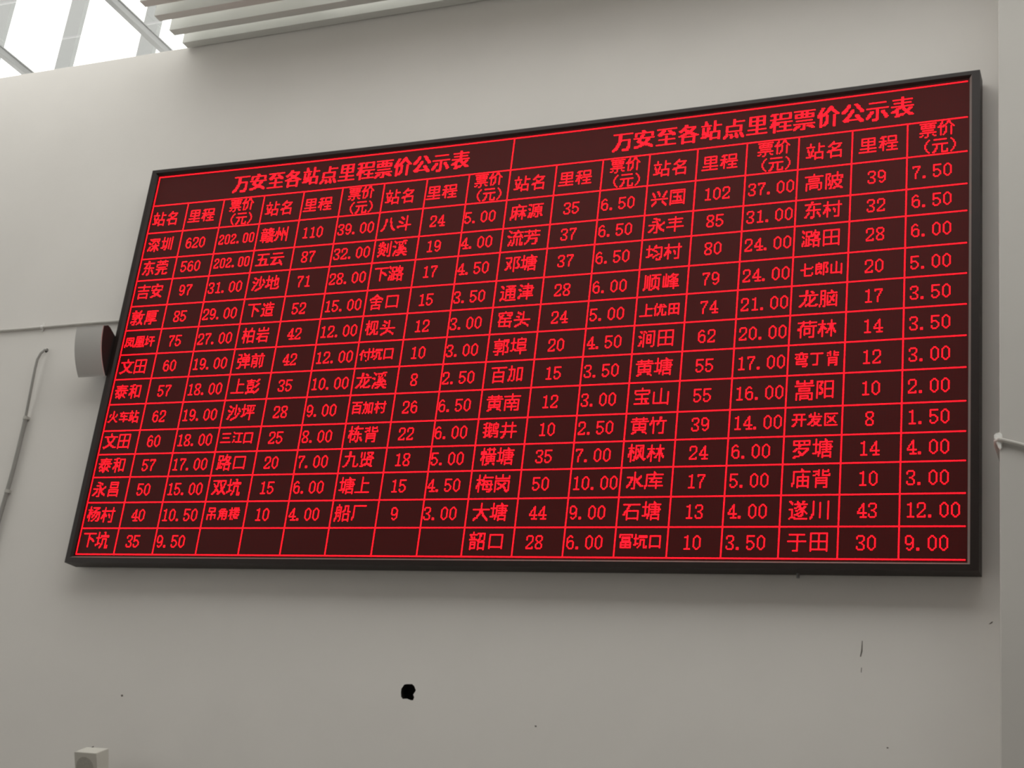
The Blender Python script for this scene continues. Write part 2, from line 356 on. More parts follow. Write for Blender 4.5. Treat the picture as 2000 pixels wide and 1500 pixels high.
# ------------------------------------------------------------------ materials
def mat(name, col, rough=.6, spec=.5, metal=0.0, bump=0.0, bscale=30.0, mottle=0.0, mscale=2.0, coat=0):
    m = bpy.data.materials.new(name)
    m.use_nodes = True
    nt = m.node_tree
    b = nt.nodes['Principled BSDF']
    b.inputs['Roughness'].default_value = rough
    b.inputs['Specular IOR Level'].default_value = spec
    b.inputs['Metallic'].default_value = metal
    tc = nt.nodes.new('ShaderNodeTexCoord')
    n = nt.nodes.new('ShaderNodeTexNoise')
    n.inputs['Scale'].default_value = mscale
    n.inputs['Detail'].default_value = 6
    n.inputs['Roughness'].default_value = .55
    nt.links.new(tc.outputs['Object'], n.inputs['Vector'])
    r = nt.nodes.new('ShaderNodeValToRGB')
    lo = tuple(max(0, c * (1 - mottle)) for c in col) + (1,)
    hi = tuple(min(1, c * (1 + mottle)) for c in col) + (1,)
    r.color_ramp.elements[0].position = .3
    r.color_ramp.elements[1].position = .7
    r.color_ramp.elements[0].color = lo
    r.color_ramp.elements[1].color = hi
    nt.links.new(n.outputs['Fac'], r.inputs['Fac'])
    nt.links.new(r.outputs['Color'], b.inputs['Base Color'])
    if bump:
        n2 = nt.nodes.new('ShaderNodeTexNoise')
        n2.inputs['Scale'].default_value = bscale
        n2.inputs['Detail'].default_value = 5
        nt.links.new(tc.outputs['Object'], n2.inputs['Vector'])
        bp = nt.nodes.new('ShaderNodeBump')
        bp.inputs['Strength'].default_value = bump
        bp.inputs['Distance'].default_value = .01
        nt.links.new(n2.outputs['Fac'], bp.inputs['Height'])
        nt.links.new(bp.outputs['Normal'], b.inputs['Normal'])
    return m


M = {}
M['plaster'] = mat('painted_plaster', WALLC, .85, .25, bump=.12, bscale=9, mottle=.018, mscale=3.0)
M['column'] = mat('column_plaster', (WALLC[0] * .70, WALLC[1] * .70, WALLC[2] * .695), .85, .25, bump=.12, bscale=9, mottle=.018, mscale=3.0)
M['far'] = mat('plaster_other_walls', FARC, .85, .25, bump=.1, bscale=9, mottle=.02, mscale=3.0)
M['slat'] = mat('white_metal_slat', (.66, .655, .62), .45, .5, mottle=.01)
M['steel'] = mat('grey_painted_steel', STEELC, .5, .5, mottle=.02)
M['floor'] = mat('terrazzo', FLOORC, .35, .5, mottle=.12, mscale=60)
M['roofdeck'] = mat('roof_deck', (.55, .54, .51), .8, .3, mottle=.03)
M['frame'] = mat('dark_anodised_frame', FRAMEC, .45, .3, mottle=.08, mscale=14)
M['lip'] = mat('lit_frame_lip', (.2, .165, .15), .5, .3, mottle=.05)
M['spk'] = mat('off_white_plastic', (.46, .44, .42), .55, .4, mottle=.02)
M['box'] = mat('beige_cabinet', (.60, .575, .52), .6, .3, mottle=.02)
M['spkgrille'] = mat('grey_speaker_cloth', (.42, .395, .35), .75, .3, mottle=.08, mscale=120, bump=.3, bscale=400)
M['spkdark'] = mat('dark_and_shaded_plastic', (.02, .018, .017), .7, .12, mottle=.03)
M['cable'] = mat('pale_grey_plastic', (.50, .475, .44), .5, .4, mottle=.02)
M['cable2'] = mat('grey_cable_sheath', (.30, .285, .265), .55, .4, mottle=.04)
M['void'] = mat('hole_shade', (.022, .019, .016), .95, .1, mottle=.2, mscale=40)  # near-black colour paints the shade inside the wall holes
M['mark'] = mat('dark_scuff', (.16, .14, .125), .9, .1, mottle=.1)
M['crumb'] = mat('broken_plaster', (.78, .76, .73), .9, .1, bump=.3, bscale=80, mottle=.04)
M['bolt'] = mat('zinc_bolt', (.3, .29, .28), .4, .5, metal=.8, mottle=.03)


def glass_mat():
    m = bpy.data.materials.new('clear_glass')
    m.use_nodes = True
    nt = m.node_tree
    nt.nodes.clear()
    o = nt.nodes.new('ShaderNodeOutputMaterial')
    mx = nt.nodes.new('ShaderNodeMixShader')
    fr = nt.nodes.new('ShaderNodeFresnel')
    fr.inputs[0].default_value = 1.45
    t = nt.nodes.new('ShaderNodeBsdfTransparent')
    t.inputs[0].default_value = (.96, .97, .96, 1)
    g = nt.nodes.new('ShaderNodeBsdfGlossy')
    g.inputs['Roughness'].default_value = .03
    ge = nt.nodes.new('ShaderNodeNewGeometry')      # reflect on the outer face of the pane only
    iv = nt.nodes.new('ShaderNodeMath')
    iv.operation = 'SUBTRACT'
    iv.inputs[0].default_value = 1
    nt.links.new(ge.outputs['Backfacing'], iv.inputs[1])
    ml = nt.nodes.new('ShaderNodeMath')
    ml.operation = 'MULTIPLY'
    nt.links.new(fr.outputs[0], ml.inputs[0])
    nt.links.new(iv.outputs[0], ml.inputs[1])
    nt.links.new(ml.outputs[0], mx.inputs[0])
    nt.links.new(t.outputs[0], mx.inputs[1])
    nt.links.new(g.outputs[0], mx.inputs[2])
    nt.links.new(mx.outputs[0], o.inputs[0])
    return m


M['glass'] = glass_mat()


def lamp_mat(name, col, strength):
    m = bpy.data.materials.new(name)
    m.use_nodes = True
    b = m.node_tree.nodes['Principled BSDF']
    b.inputs['Base Color'].default_value = (.2, .008, .01, 1)
    b.inputs['Specular IOR Level'].default_value = .15
    b.inputs['Roughness'].default_value = .5
    b.inputs['Emission Color'].default_value = (*col, 1)
    b.inputs['Emission Strength'].default_value = strength
    return m


M['lens'] = mat('red_lens_body', (.2, .008, .01), .5, .15)
M['led'] = lamp_mat('lit_red_lamps', LEDC, LEDS)


def panel_mat():
    """black module faces carrying a raster of small unlit red lenses"""
    m = bpy.data.materials.new('lamp_module_face')
    m.use_nodes = True
    nt = m.node_tree
    b = nt.nodes['Principled BSDF']
    b.inputs['Roughness'].default_value = PANELR
    b.inputs['Specular IOR Level'].default_value = .12
    tc = nt.nodes.new('ShaderNodeTexCoord')
    mp = nt.nodes.new('ShaderNodeMapping')
    mp.inputs['Scale'].default_value = (1 / (P * 768 / 792), 1, 1 / P)
    mp.inputs['Location'].default_value = (.5, 0, .5)
    nt.links.new(tc.outputs['Object'], mp.inputs['Vector'])
    fr = nt.nodes.new('ShaderNodeVectorMath')
    fr.operation = 'FRACTION'
    nt.links.new(mp.outputs[0], fr.inputs[0])
    sub = nt.nodes.new('ShaderNodeVectorMath')
    sub.operation = 'SUBTRACT'
    sub.inputs[1].default_value = (.5, 0, .5)
    nt.links.new(fr.outputs[0], sub.inputs[0])
    mul = nt.nodes.new('ShaderNodeVectorMath')
    mul.operation = 'MULTIPLY'
    mul.inputs[1].default_value = (1, 0, 1)
    nt.links.new(sub.outputs[0], mul.inputs[0])
    ln = nt.nodes.new('ShaderNodeVectorMath')
    ln.operation = 'LENGTH'
    nt.links.new(mul.outputs[0], ln.inputs[0])
    r = nt.nodes.new('ShaderNodeValToRGB')
    r.color_ramp.elements[0].position = .36
    r.color_ramp.elements[0].color = LENSC
    r.color_ramp.elements[1].position = .42
    r.color_ramp.elements[1].color = (.014, .008, .007, 1)
    nt.links.new(ln.outputs['Value'], r.inputs['Fac'])
    nt.links.new(r.outputs['Color'], b.inputs['Base Color'])
    return m


M['panel'] = panel_mat()

# ------------------------------------------------------------------ the hall
ZW = 17.0                                     # wall face, board units
yW = ZW * P
TOP = -163.5                                  # wall top
zT = W(0, TOP).z

# front wall, with the broken hole and the small cable hole cut through its face


def px(X, v, z=ZW):
    return W(X, v, z)


hole1 = [(337.2, 486), (339.3, 482.6), (341.3, 482.2), (346.2, 482), (348.3, 483.5), (350.2, 486.6), (349.4, 488.8),
         (348.6, 490.2), (349.6, 492.4), (348.9, 494.6), (346.8, 494.6), (343.5, 493.6), (339.6, 493.9), (338.0, 492.2), (337.3, 489)]
hole2 = [(-107.4 + 2.1 * math.cos(a), 172.3 + 2.2 * math.sin(a)) for a in [k * 2 * PI / 12 for k in range(12)]]
outer = [(BX + XL / P, TOP), (BX + XR / P, TOP), (BX + XR / P, BV + BZ0 / P), (BX + XL / P, BV + BZ0 / P)]
loops = [[px(*q) for q in L] for L in (outer, hole1, hole2)]
flat = [p for L in loops for p in L]
tris = tessellate_polygon([[Vector((p.x, p.z, 0)) for p in L] for L in loops])
bm = bmesh.new()
vs = [bm.verts.new(p) for p in flat]
for t in tris:
    bm.faces.new([vs[i] for i in t])
for k, (n0, n1) in enumerate(((4, 4 + len(hole1)), (4 + len(hole1), len(flat)))):
    ring = vs[n0:n1]
    back = [bm.verts.new(v.co + Vector((0, .11, 0))) for v in ring]
    for i in range(len(ring)):
        j = (i + 1) % len(ring)
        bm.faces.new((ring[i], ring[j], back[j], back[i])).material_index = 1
o4 = vs[:4]
bk = [bm.verts.new(v.co + Vector((0, .24, 0))) for v in o4]
for i in range(4):
    j = (i + 1) % 4
    bm.faces.new((o4[i], o4[j], bk[j], bk[i]))
bm.faces.new(bk)
wall = struct(mesh_obj('wall_front', bm, M['plaster']))
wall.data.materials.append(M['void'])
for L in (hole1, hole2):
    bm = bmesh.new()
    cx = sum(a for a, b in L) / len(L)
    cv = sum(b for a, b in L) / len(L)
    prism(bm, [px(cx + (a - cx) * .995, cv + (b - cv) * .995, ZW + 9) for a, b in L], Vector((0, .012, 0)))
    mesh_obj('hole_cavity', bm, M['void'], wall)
# chip of plaster standing in the hole edge
bm = bmesh.new()
prism(bm, [px(a, b, ZW + .3) for a, b in ((350.3, 487.3), (348.9, 488.8), (348.2, 490.3), (349.1, 491.2), (350.4, 490.6), (350.9, 488.6))], Vector((0, .02, 0)))
mesh_obj('plaster_chip', bm, M['crumb'], wall)


def mark(pts):
    bm = bmesh.new()
    prism(bm, [px(a, b, ZW - .08) for a, b in pts], Vector((0, .0006, 0)))
    mesh_obj('scuff_mark', bm, M['mark'], wall)


def mapq(x, y, z=ZW):
    """pixel of the photograph read off on the wall plane, used only to set marks down where they are"""
    d = [(x - 1000) / 2882.76, (y - 750) / 2882.76, 1.0]
    r = [sum(R_[i][k] * d[i] for i in range(3)) for k in range(3)]
    s = (z + 1021.185) / r[2]
    return 896.495 + r[0] * s, 661.127 + r[1] * s


for pts in (((1683.5, 1251), (1684.8, 1252), (1684.6, 1272), (1681.5, 1283), (1679.5, 1282.5), (1682, 1270)),
            ((1682, 1304), (1683.3, 1304), (1682.6, 1314), (1681.3, 1313)),
            ((1731, 1460), (1734, 1459), (1736, 1461), (1733, 1462)),
            ((1931, 1219), (1936, 1215), (1939.5, 1213.5), (1938, 1217), (1934, 1219)),
            ((1044, 1417), (1048, 1417), (1048, 1420), (1045, 1420)),
            ((236, 1357), (240, 1356.5), (240.5, 1360), (237, 1361)),
            ((173, 1462), (176, 1460.5), (183, 1457), (183.5, 1458.6), (178, 1462), (175, 1463))):
    mark([mapq(*p) for p in pts])

# slim capping that finishes the top of the wall
bm = bmesh.new()
box(bm, (XL, yW + .002, zT), (XR, yW + .238, zT + .006))
struct(mesh_obj('trim_1', bm, M['plaster']))

bm = bmesh.new()
box(bm, (W(-15.5, 0).x, yW + .002, zT + .006), (XR, yW + .10, zT + .075))
struct(mesh_obj('trim_4', bm, M['plaster']))

# projecting column at the right end of the wall
ZC = -30.0
X0 = W(793.2, 0).x
bm = bmesh.new()
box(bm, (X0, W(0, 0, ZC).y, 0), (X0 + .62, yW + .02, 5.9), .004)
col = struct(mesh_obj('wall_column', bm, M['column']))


def slab(name, a, b, m):
    bm = bmesh.new()
    box(bm, a, b)
    return struct(mesh_obj(name, bm, m))


slab('floor', (XL - .3, YR - .3, -.1), (XR + .3, 1.0, 0), M['floor'])
LZ0, LZ1, LY0, LY1 = LWIN
bm = bmesh.new()
for a, b in (((XL - .24, YR - .3, 0), (XL, yW, LZ0)), ((XL - .24, YR - .3, LZ1), (XL, yW, CT)),
             ((XL - .24, YR - .3, LZ0), (XL, LY0, LZ1)), ((XL - .24, LY1, LZ0), (XL, yW, LZ1))):
    box(bm, a, b)
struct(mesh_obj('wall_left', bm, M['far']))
wl = struct(link(bpy.data.objects.new('added_window_4', None)))  # unseen left window, added for light from the side
wl.location = (XL, (LY0 + LY1) / 2, LZ0)
for k in range(7):
    y = LY0 + (LY1 - LY0) * k / 6
    bm = bmesh.new()
    box(bm, (XL - .15, y - .03, LZ0), (XL - .07, y + .03, LZ1))
    mesh_obj('mullion', bm, M['steel'], wl, rel=wl.location)
    if k < 6:
        bm = bmesh.new()
        box(bm, (XL - .112, y + .03, LZ0), (XL - .106, y + (LY1 - LY0) / 6 - .03, LZ1))
        mesh_obj('pane', bm, M['glass'], wl, rel=wl.location)
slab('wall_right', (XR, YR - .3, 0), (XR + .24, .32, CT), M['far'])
# rear wall around an unseen row of windows added for frontal light
RX0, RX1 = -1.4 - REARW / 2, -1.4 + REARW / 2
RZ0, RZ1 = REARZ - REARH / 2, REARZ + REARH / 2
bm = bmesh.new()
for a, b in (((XL, YR - .24, 0), (RX0, YR, CT)), ((RX1, YR - .24, 0), (XR, YR, CT)),
             ((RX0, YR - .24, 0), (RX1, YR, RZ0)), ((RX0, YR - .24, RZ1), (RX1, YR, CT))):
    box(bm, a, b)
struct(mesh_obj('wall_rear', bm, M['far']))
wr = struct(bpy.data.objects.new('added_window_3', None))
link(wr)
wr.location = (-1.4, YR, RZ0)
nb = 6
for k in range(nb + 1):
    x = RX0 + (RX1 - RX0) * k / nb
    bm = bmesh.new()
    box(bm, (x - .03, YR - .15, RZ0), (x + .03, YR - .07, RZ1))
    mesh_obj('mullion', bm, M['steel'], wr, rel=wr.location)
for k in range(nb):
    x, x1 = RX0 + (RX1 - RX0) * k / nb, RX0 + (RX1 - RX0) * (k + 1) / nb
    bm = bmesh.new()
    box(bm, (x + .03, YR - .112, RZ0), (x1 - .03, YR - .106, RZ1))
    mesh_obj('pane', bm, M['glass'], wr, rel=wr.location)

yP_ = W(0, 0, 150).y
# ceiling: deck over the right part of the hall, slats hung under it, parallel to the wall
zS = W(0, -163).z
bm = bmesh.new()
box(bm, (XS, YR, zS + .42), (XR, STRIP[0], zS + .50))
box(bm, (XL, YR, zS + .42), (XS, LSK, zS + .50))
box(bm, (XS, STRIP[1], zS + .42), (XR, DECK2, zS + .50))
ceil = struct(mesh_obj('ceiling', bm, M['roofdeck']))
for k in range(7):                            # panes of an unseen roof strip added for light down the wall
    xa = XS + (XR - XS) * k / 7
    for y0, y1 in ((STRIP[0], STRIP[1]), (DECK2, yP_ + .1)):
        bm = bmesh.new()
        box(bm, (xa + .02, y0 + .01, zS + .44), (xa + (XR - XS) / 7 - .02, y1 - .01, zS + .45))
        mesh_obj('pane', bm, M['glass'], ceil)
first = None
yEnd = (-67 - 24.5 * (NSLAT - 4)) * P
xs0 = W(-15.5, 0).x
FZ = [6.0, -17.0, -42.5, -67.0]
for k in range(NSLAT):
    zf = FZ[k] if k < 4 else -67 - 24.5 * (k - 3)
    if first is None:
        bm = bmesh.new()
        h, wdt, t = .125, 9.6 * P, .0025
        prof = [(0, 0), (wdt, 0), (wdt, h), (wdt - t, h), (wdt - t, t), (t, t), (t, h), (0, h)]
        prism(bm, [Vector((xs0, a, b)) for a, b in prof], Vector((XR - xs0 - .002, 0, 0)))
        first = mesh_obj('slat', bm, M['slat'], ceil)
        s = first
    else:
        s = first.copy()
        link(s, ceil)
    s.location = (0, zf * P, zS)
for x in (-1.2, .9, 3.0):                      # carriers that hold the slats under the deck
    bm = bmesh.new()
    box(bm, (x, yEnd, zS + .125), (x + .03, W(0, 0, 12).y, zS + .165))
    for y in (-.3, yEnd * .6, yEnd + .1):
        box(bm, (x + .011, y, zS + .165), (x + .019, y + .008, zS + .44))
    mesh_obj('carrier_rail', bm, M['slat'], ceil)
# fascia closing the deck edge towards the glazed roof, set back from the slat ends
slab('trim_2', (XS + .25, yEnd, zS + .17), (XS + .27, -.02, CT), M['roofdeck'])

# clerestory behind the wall: upright posts and their panes
yP = W(0, 0, 150).y
win = struct(link(bpy.data.objects.new('window_1', None)))
win.location = (W(-250, 0).x, yP, zT)
zP0, zP1 = zT - .6, W(0, -470).z
xsP = [-321 + 123.5 * k for k in range(-7, 4)]
for k, X in enumerate(xsP):
    bm = bmesh.new()
    x = W(X, 0).x
    box(bm, (x - 11.5 * P, yP, zP0), (x + 11.5 * P, yP + 7 * P, zP1), .002)
    mesh_obj('post', bm, M['steel'], win, rel=win.location)
    if k:
        xa = W(xsP[k - 1], 0).x
        bm = bmesh.new()
        box(bm, (xa, yP + 6 * P, zP0), (x, yP + 6.9 * P, zP1))
        mesh_obj('pane', bm, M['glass'], win, rel=win.location)
slab('trim_3', (XL, yW + .238, zT - .64), (XR, yP + .12, zT - .6), M['roofdeck'])

# glazed roof over the left part: beams running away over the wall, panes on top
sky = struct(link(bpy.data.objects.new('window_2', None)))
sky.location = (W(-250, 0).x, -3, CT)
for k, (X, v) in enumerate([(-135.5, -244), (-361, -260), (-566, -252), (-779, -252), (-992, -252)]):
    x, z = W(X, 0).x, W(0, v).z
    hw = 3.8 * P
    bm = bmesh.new()
    box(bm, (x - hw, YR + .01, z - hw), (x + hw, W(0, 0, 149).y, z + hw), .003)
    # flange on top of the beam, a little wider
    box(bm, (x - hw * 1.25, YR + .01, z + hw), (x + hw * 1.25, W(0, 0, 149).y, z + hw + .008))
    mesh_obj('roof_beam', bm, M['steel'], sky, rel=sky.location)
bx = [W(X, 0).x for X in (30, -140, -353, -566, -779, -992, -1300)]
for k in range(1, len(bx)):
    for j in range(5):
        y0, y1 = LSK + (yP + .1 - LSK) * j / 5, LSK + (yP + .1 - LSK) * (j + 1) / 5
        bm = bmesh.new()
        xa, xb = max(bx[k], XL), min(bx[k - 1], XS + .24)
        box(bm, (xa, y0 + .01, W(0, -266).z + .012), (xb, y1 - .01, W(0, -266).z + .02))
        mesh_obj('pane', bm, M['glass'], sky, rel=sky.location)

# ------------------------------------------------------------------ the red lamp board
COLS, ROWS = 792, 384
COLX = [0, 43, 86, 133, 178, 221, 266, 311, 354, 395, 440, 484, 527, 570, 613, 657, 701, 745]
LINES = [0, 32, 62, 90, 113, 140, 165, 190, 215, 240, 266, 289, 311, 335, 359, 383]


def bow(X, v):
    u = min(max(X / 768.0, 0), 1)
    return v + 3.3 * 4 * u * (1 - u) * (1 - min(max(v, -12), 384) / 383.0)


def LW(c, r, z=0.0):
    X = c * 768.0 / COLS
    return W(X, bow(X, r), z)


board = empty('led_display_board', W(384, 394, 6), 'long black framed board of glowing red lettering on the wall', 'display board')
BO = board.location.copy()

# panel face
bm = bmesh.new()
N = 48
top, bot, tb, bb = [], [], [], []
for i in range(N + 1):
    X = -4.0 + (772.5 + 4.0) * i / N
    top.append(bm.verts.new(W(X, bow(X, -2.6), .25)))
    bot.append(bm.verts.new(W(X, bow(X, 385.6), .25)))
    tb.append(bm.verts.new(W(X, bow(X, -2.6), 6)))
    bb.append(bm.verts.new(W(X, bow(X, 385.6), 6)))
for i in range(N):
    bm.faces.new((top[i], top[i + 1], bot[i + 1], bot[i]))
    bm.faces.new((tb[i], tb[i + 1], bb[i + 1], bb[i]))
    bm.faces.new((top[i], top[i + 1], tb[i + 1], tb[i]))
    bm.faces.new((bot[i], bot[i + 1], bb[i + 1], bb[i]))
bm.faces.new((top[0], bot[0], bb[0], tb[0]))
bm.faces.new((top[N], bot[N], bb[N], tb[N]))
panel = mesh_obj('display_panel', bm, M['panel'], board, rel=W(0, 0, 0))
panel.location = W(0, 0, 0) - BO

# frame rails, mitred, with an inner bevel
FO = (-9.0, -7.6, 776.8, 391.3)                # outer left, top, right, bottom
FI = (-2.6, -2.6, 768.9, 385.2)                # inner opening after the lip
ZF, ZB = -2.2, 14.0


def rail(name, side):
    n = 40 if side in 'tb' else 1
    fr = []
    for i in range(n + 1):
        t = i / n

        def pt(off, z):                      # off 0 = outer edge, 1 = inner edge of face, 2 = foot of the lip
            L0 = {0: FO, 1: (FO[0] + 4.6, FO[1] + 3.4, FO[2] - 6.0, FO[3] - 4.7), 2: FI}[off]
            if side == 't':
                X, v = L0[0] + (L0[2] - L0[0]) * t, L0[1]
            elif side == 'b':
                X, v = L0[0] + (L0[2] - L0[0]) * t, L0[3]
            elif side == 'l':
                X, v = L0[0], L0[1] + (L0[3] - L0[1]) * t
            else:
                X, v = L0[2], L0[1] + (L0[3] - L0[1]) * t
            return W(X, bow(X, v), z)
        fr.append((pt(0, ZB), pt(0, ZF), pt(1, ZF), pt(2, .1), pt(2, ZB)))
    bm = bmesh.new()
    rows = [[bm.verts.new(p) for p in r] for r in fr]
    lipf = []
    for a, b in zip(rows, rows[1:]):
        for k in range(5):
            f = bm.faces.new((a[k], a[(k + 1) % 5], b[(k + 1) % 5], b[k]))
            if k == 2:
                lipf.append(f)
    bm.faces.new(rows[0])
    bm.faces.new(rows[-1][::-1])
    for f in lipf:
        f.material_index = 1
    o = mesh_obj(name, bm, M['frame'], board, rel=BO)
    o.data.materials.append(M['lip'] if side in 'rb' else M['frame'])  # right and bottom lips lighter: their catch of daylight put into the colour
    return o


for s in 'tblr':
    rail('frame_rail', s)
bm = bmesh.new()
box(bm, W(-8.6, 390.6, 6.2), W(776.4, -2.5, 13.6))
mesh_obj('back_box', bm, M['frame'], board, rel=BO)
for X in (60, 280, 490, 710):
    for v in (40, 350):
        bm = bmesh.new()
        box(bm, W(X, v + 12, 13.6), W(X + 14, v - 12, ZW), .001)
        mesh_obj('wall_bracket', bm, M['bolt'], board, rel=BO)
bm = bmesh.new()
tube(bm, [W(650, 390, 10), W(650, 394.6, 10)], .006, 8)
mesh_obj('fixing_bolt', bm, M['bolt'], board, rel=BO)

# one lamp: a low six-sided dome
HEXA = [(math.cos(k * PI / 3 + .2), math.sin(k * PI / 3 + .2)) for k in range(6)]
dot_v = np.array([(x * .00225, 0.0, z * .00225) for x, z in HEXA] + [(x * .0020, -LEDH, z * .0020) for x, z in HEXA])
quads = np.array([(i, (i + 1) % 6, 6 + (i + 1) % 6, 6 + i) for i in range(6)])
hexf = np.array([6, 7, 8, 9, 10, 11])
NLED = 0


def dots(name, cells, parent, origin):
    """cells: (column, row) of every lit lamp; one mesh"""
    global NLED
    cells = sorted(set(cells))
    n = len(cells)
    NLED += n
    c = np.array([LW(a, b, .25) - origin for a, b in cells])
    V = (c[:, None, :] + dot_v[None]).reshape(-1, 3)
    base = (np.arange(n) * 12)[:, None]
    loops = np.concatenate([(quads.reshape(1, -1) + base), (hexf[None] + base)], 1).ravel()
    sizes = np.tile(np.array([4] * 6 + [6]), n)
    starts = np.concatenate([[0], np.cumsum(sizes)[:-1]])
    me = bpy.data.meshes.new(name)
    me.vertices.add(len(V))
    me.vertices.foreach_set('co', V.ravel().astype(np.float32))
    me.loops.add(len(loops))
    me.loops.foreach_set('vertex_index', loops.astype(np.int32))
    me.polygons.add(len(sizes))
    me.polygons.foreach_set('loop_start', starts.astype(np.int32))
    me.polygons.foreach_set('material_index', np.tile(np.array([1] * 6 + [0]), n).astype(np.int32))
    me.update(calc_edges=True)
    me.validate()
    me.materials.append(M['led'])
    me.materials.append(M['lens'])
    return link(bpy.data.objects.new(name, me), parent)


# ruled lines of the table
for r in LINES:
    dots('horizontal_line', [(c, r) for c in range(COLS)], board, BO)
for k in range(18):
    c = COLX[k]
    r0 = 0 if k in (0, 9) else 32
    dots('vertical_line', [(c, r) for r in range(r0, 384)], board, BO)

D14 = {'0': ['.###.', '#...#', '#...#', '#...#', '#...#', '#...#', '#...#', '#...#', '#...#', '.###.'],
       '2': ['.###.', '#...#', '#...#', '....#', '...#.', '..#..', '.#...', '#....', '#...#', '#####'],
       '.': ['.....'] * 8 + ['##...', '##...']}
PAR = ['.....#.', '....#..', '...#...', '...#...', '..#....', '..#....', '..#....', '..#....', '...#...', '...#...', '....#..', '.....#.']


def bitmap(h, S):
    """numbers, one per row of lamps, the leftmost lamp being the highest bit"""
    return [(c, r) for r, v in enumerate(h) for c in range(S) if v >> (S - 1 - c) & 1]


def put(cells, bm_, c0, r0, bold=False):
    for c, r in bm_:
        cells.append((c0 + c, r0 + r))
        if bold:
            cells.append((c0 + c + 1, r0 + r))


def rows(lst):
    return [(c, r) for r, l in enumerate(lst) for c, ch in enumerate(l) if ch == '#']


# titles, one set of characters over each half of the table
TITLE = '万安至各站点里程票价公示表'
for c0 in (93, 491):
    t = bpy.data.objects.new('table_title', None)
    link(t, board)
    t.location = LW(c0 + 130, 26) - BO
    for k, ch in enumerate(TITLE):
        cells = []
        put(cells, bitmap(G20[ch], 20), c0 + 20 * k, 7, True)
        dots('character', cells, t, BO + t.location)



def cell(name, c, r, glyphs):
    """an empty for one table cell and one mesh for every sign in it"""
    t = link(bpy.data.objects.new(name, None), board)
    t.empty_display_size = .02
    t.location = LW(c, r) - BO
    for kind, bm_, cc, rr in glyphs:
        q = []
        put(q, bm_, cc, rr)
        q = [x for x in q if x[1] < clip_row]
        if q:
            dots(kind, q, t, BO + t.location)


for g in range(6):
    c0 = (0, 134, 266, 397, 528, 660)[g]
    clip_row = 62
    cell('column_heading', c0 + 20, 56, [('character', bitmap(G16[ch], 16), c0 + 4 + 16 * k, 40) for k, ch in enumerate('站名')])
    cell('column_heading', c0 + 64, 56, [('character', bitmap(G16[ch], 16), c0 + 47 + 16 * k, 40) for k, ch in enumerate('里程')])
    cell('column_heading', c0 + 108, 61, [('character', bitmap(G14[ch], 14), c0 + 95 + 14 * k, 33) for k, ch in enumerate('票价')]
         + [('bracket_sign', rows(PAR), c0 + 97, 49), ('character', bitmap(G14['元'], 14), c0 + 104, 48),
            ('bracket_sign', [(6 - c, r) for c, r in rows(PAR)], c0 + 118, 49)])
    clip_row = 999
    for i, txt in enumerate(TABLE[g].split(';')):
        if not txt:
            continue
        name, num, fare = re.match(r'([^\d]+)(\d+) ([\d.]+)', txt).groups()
        r0 = LINES[2 + i]
        off = (LINES[3 + i] - r0 - 16) // 2 + (1 if LINES[3 + i] - r0 == 25 else 0)
        if len(name) == 3:
            gl = [('character', bitmap(G12[ch], 12), c0 + 3 + 12 * k, r0 + off + 2) for k, ch in enumerate(name)]
        else:
            gl = [('character', bitmap(G16[ch], 16), c0 + 4 + 16 * k, r0 + off) for k, ch in enumerate(name)]
        cell('station_name', c0 + 20, r0 + off + 15, gl)
        s = {1: 14, 2: 10, 3: 6}[len(num)]
        cell('distance_number', c0 + 66, r0 + off + 14, [('numeral', bitmap(D16[ch], 8), c0 + 44 + s + 8 * k, r0 + off) for k, ch in enumerate(num)])
        fo = 0 if g in (0, 4) else 1
        if len(fare) == 6:
            gl = [('decimal_point' if ch == '.' else 'digit', rows(D14[ch]), c0 + 90 + 7 * k, r0 + off + 3) for k, ch in enumerate(fare)]
        else:
            gl = [('decimal_point' if ch == '.' else 'digit', bitmap(D16[ch], 8), c0 + 88 + fo + 8 * k, r0 + off) for k, ch in enumerate(fare)]
        cell('fare_number', c0 + 110, r0 + off + 14, gl)
print('lamps', NLED)

# ------------------------------------------------------------------ loudspeaker left of the board
sp = empty('wall_loudspeaker', W(-25, 195, ZW), 'off-white wall loudspeaker with a bulging front, tucked against the left edge of the red board', 'loudspeaker', None)
SO = sp.location.copy()
# side outline (v, z): front bulges, tilted downwards
fa, fb = Vector((168, -20)), Vector((211.5, -3.5))
axis = (fb - fa)
nrm = Vector((axis.y, -axis.x)).normalized()
if nrm.y > 0:
    nrm = -nrm
front = []
for k in range(25):
    t = k / 24
    q = fa + axis * t + nrm * (4 * t * (1 - t) * 4.2)
    front.append(q)
backp = [Vector((209.5, 2)), Vector((204, 8)), Vector((195, 11.5)), Vector((186, 11.5)), Vector((177, 7.5)), Vector((170.5, -1)), Vector((165.2, -11)), Vector((164.6, -14))]
bm = bmesh.new()
prism(bm, [W(-40.5, q.x, q.y) for q in front + backp], W(-9.6, 0) - W(-40.5, 0))
bmesh.ops.recalc_face_normals(bm, faces=bm.faces)
bmesh.ops.bevel(bm, geom=[e for e in bm.edges if e.is_manifold and e.calc_face_angle(0) > .9], offset=.0022, segments=2, affect='EDGES')
hs = mesh_obj('rear_shell', bm, M['spkdark'], sp, True, rel=SO)  # side and back coloured near black, standing in for shade from the lamps
bm = bmesh.new()                                # light front cover with folded edges
g1 = [Vector((q.x, q.y)) + nrm * .55 for q in front]
g1 = [g1[0] - axis * .012] + g1 + [g1[-1] + axis * .012]
g2 = [q - nrm * 1.1 for q in g1][::-1]
prism(bm, [W(-40.9, q.x, q.y) for q in g1 + g2], W(-9.9, 0) - W(-40.9, 0))
mesh_obj('front_cover', bm, M['spk'], sp, True, rel=SO)
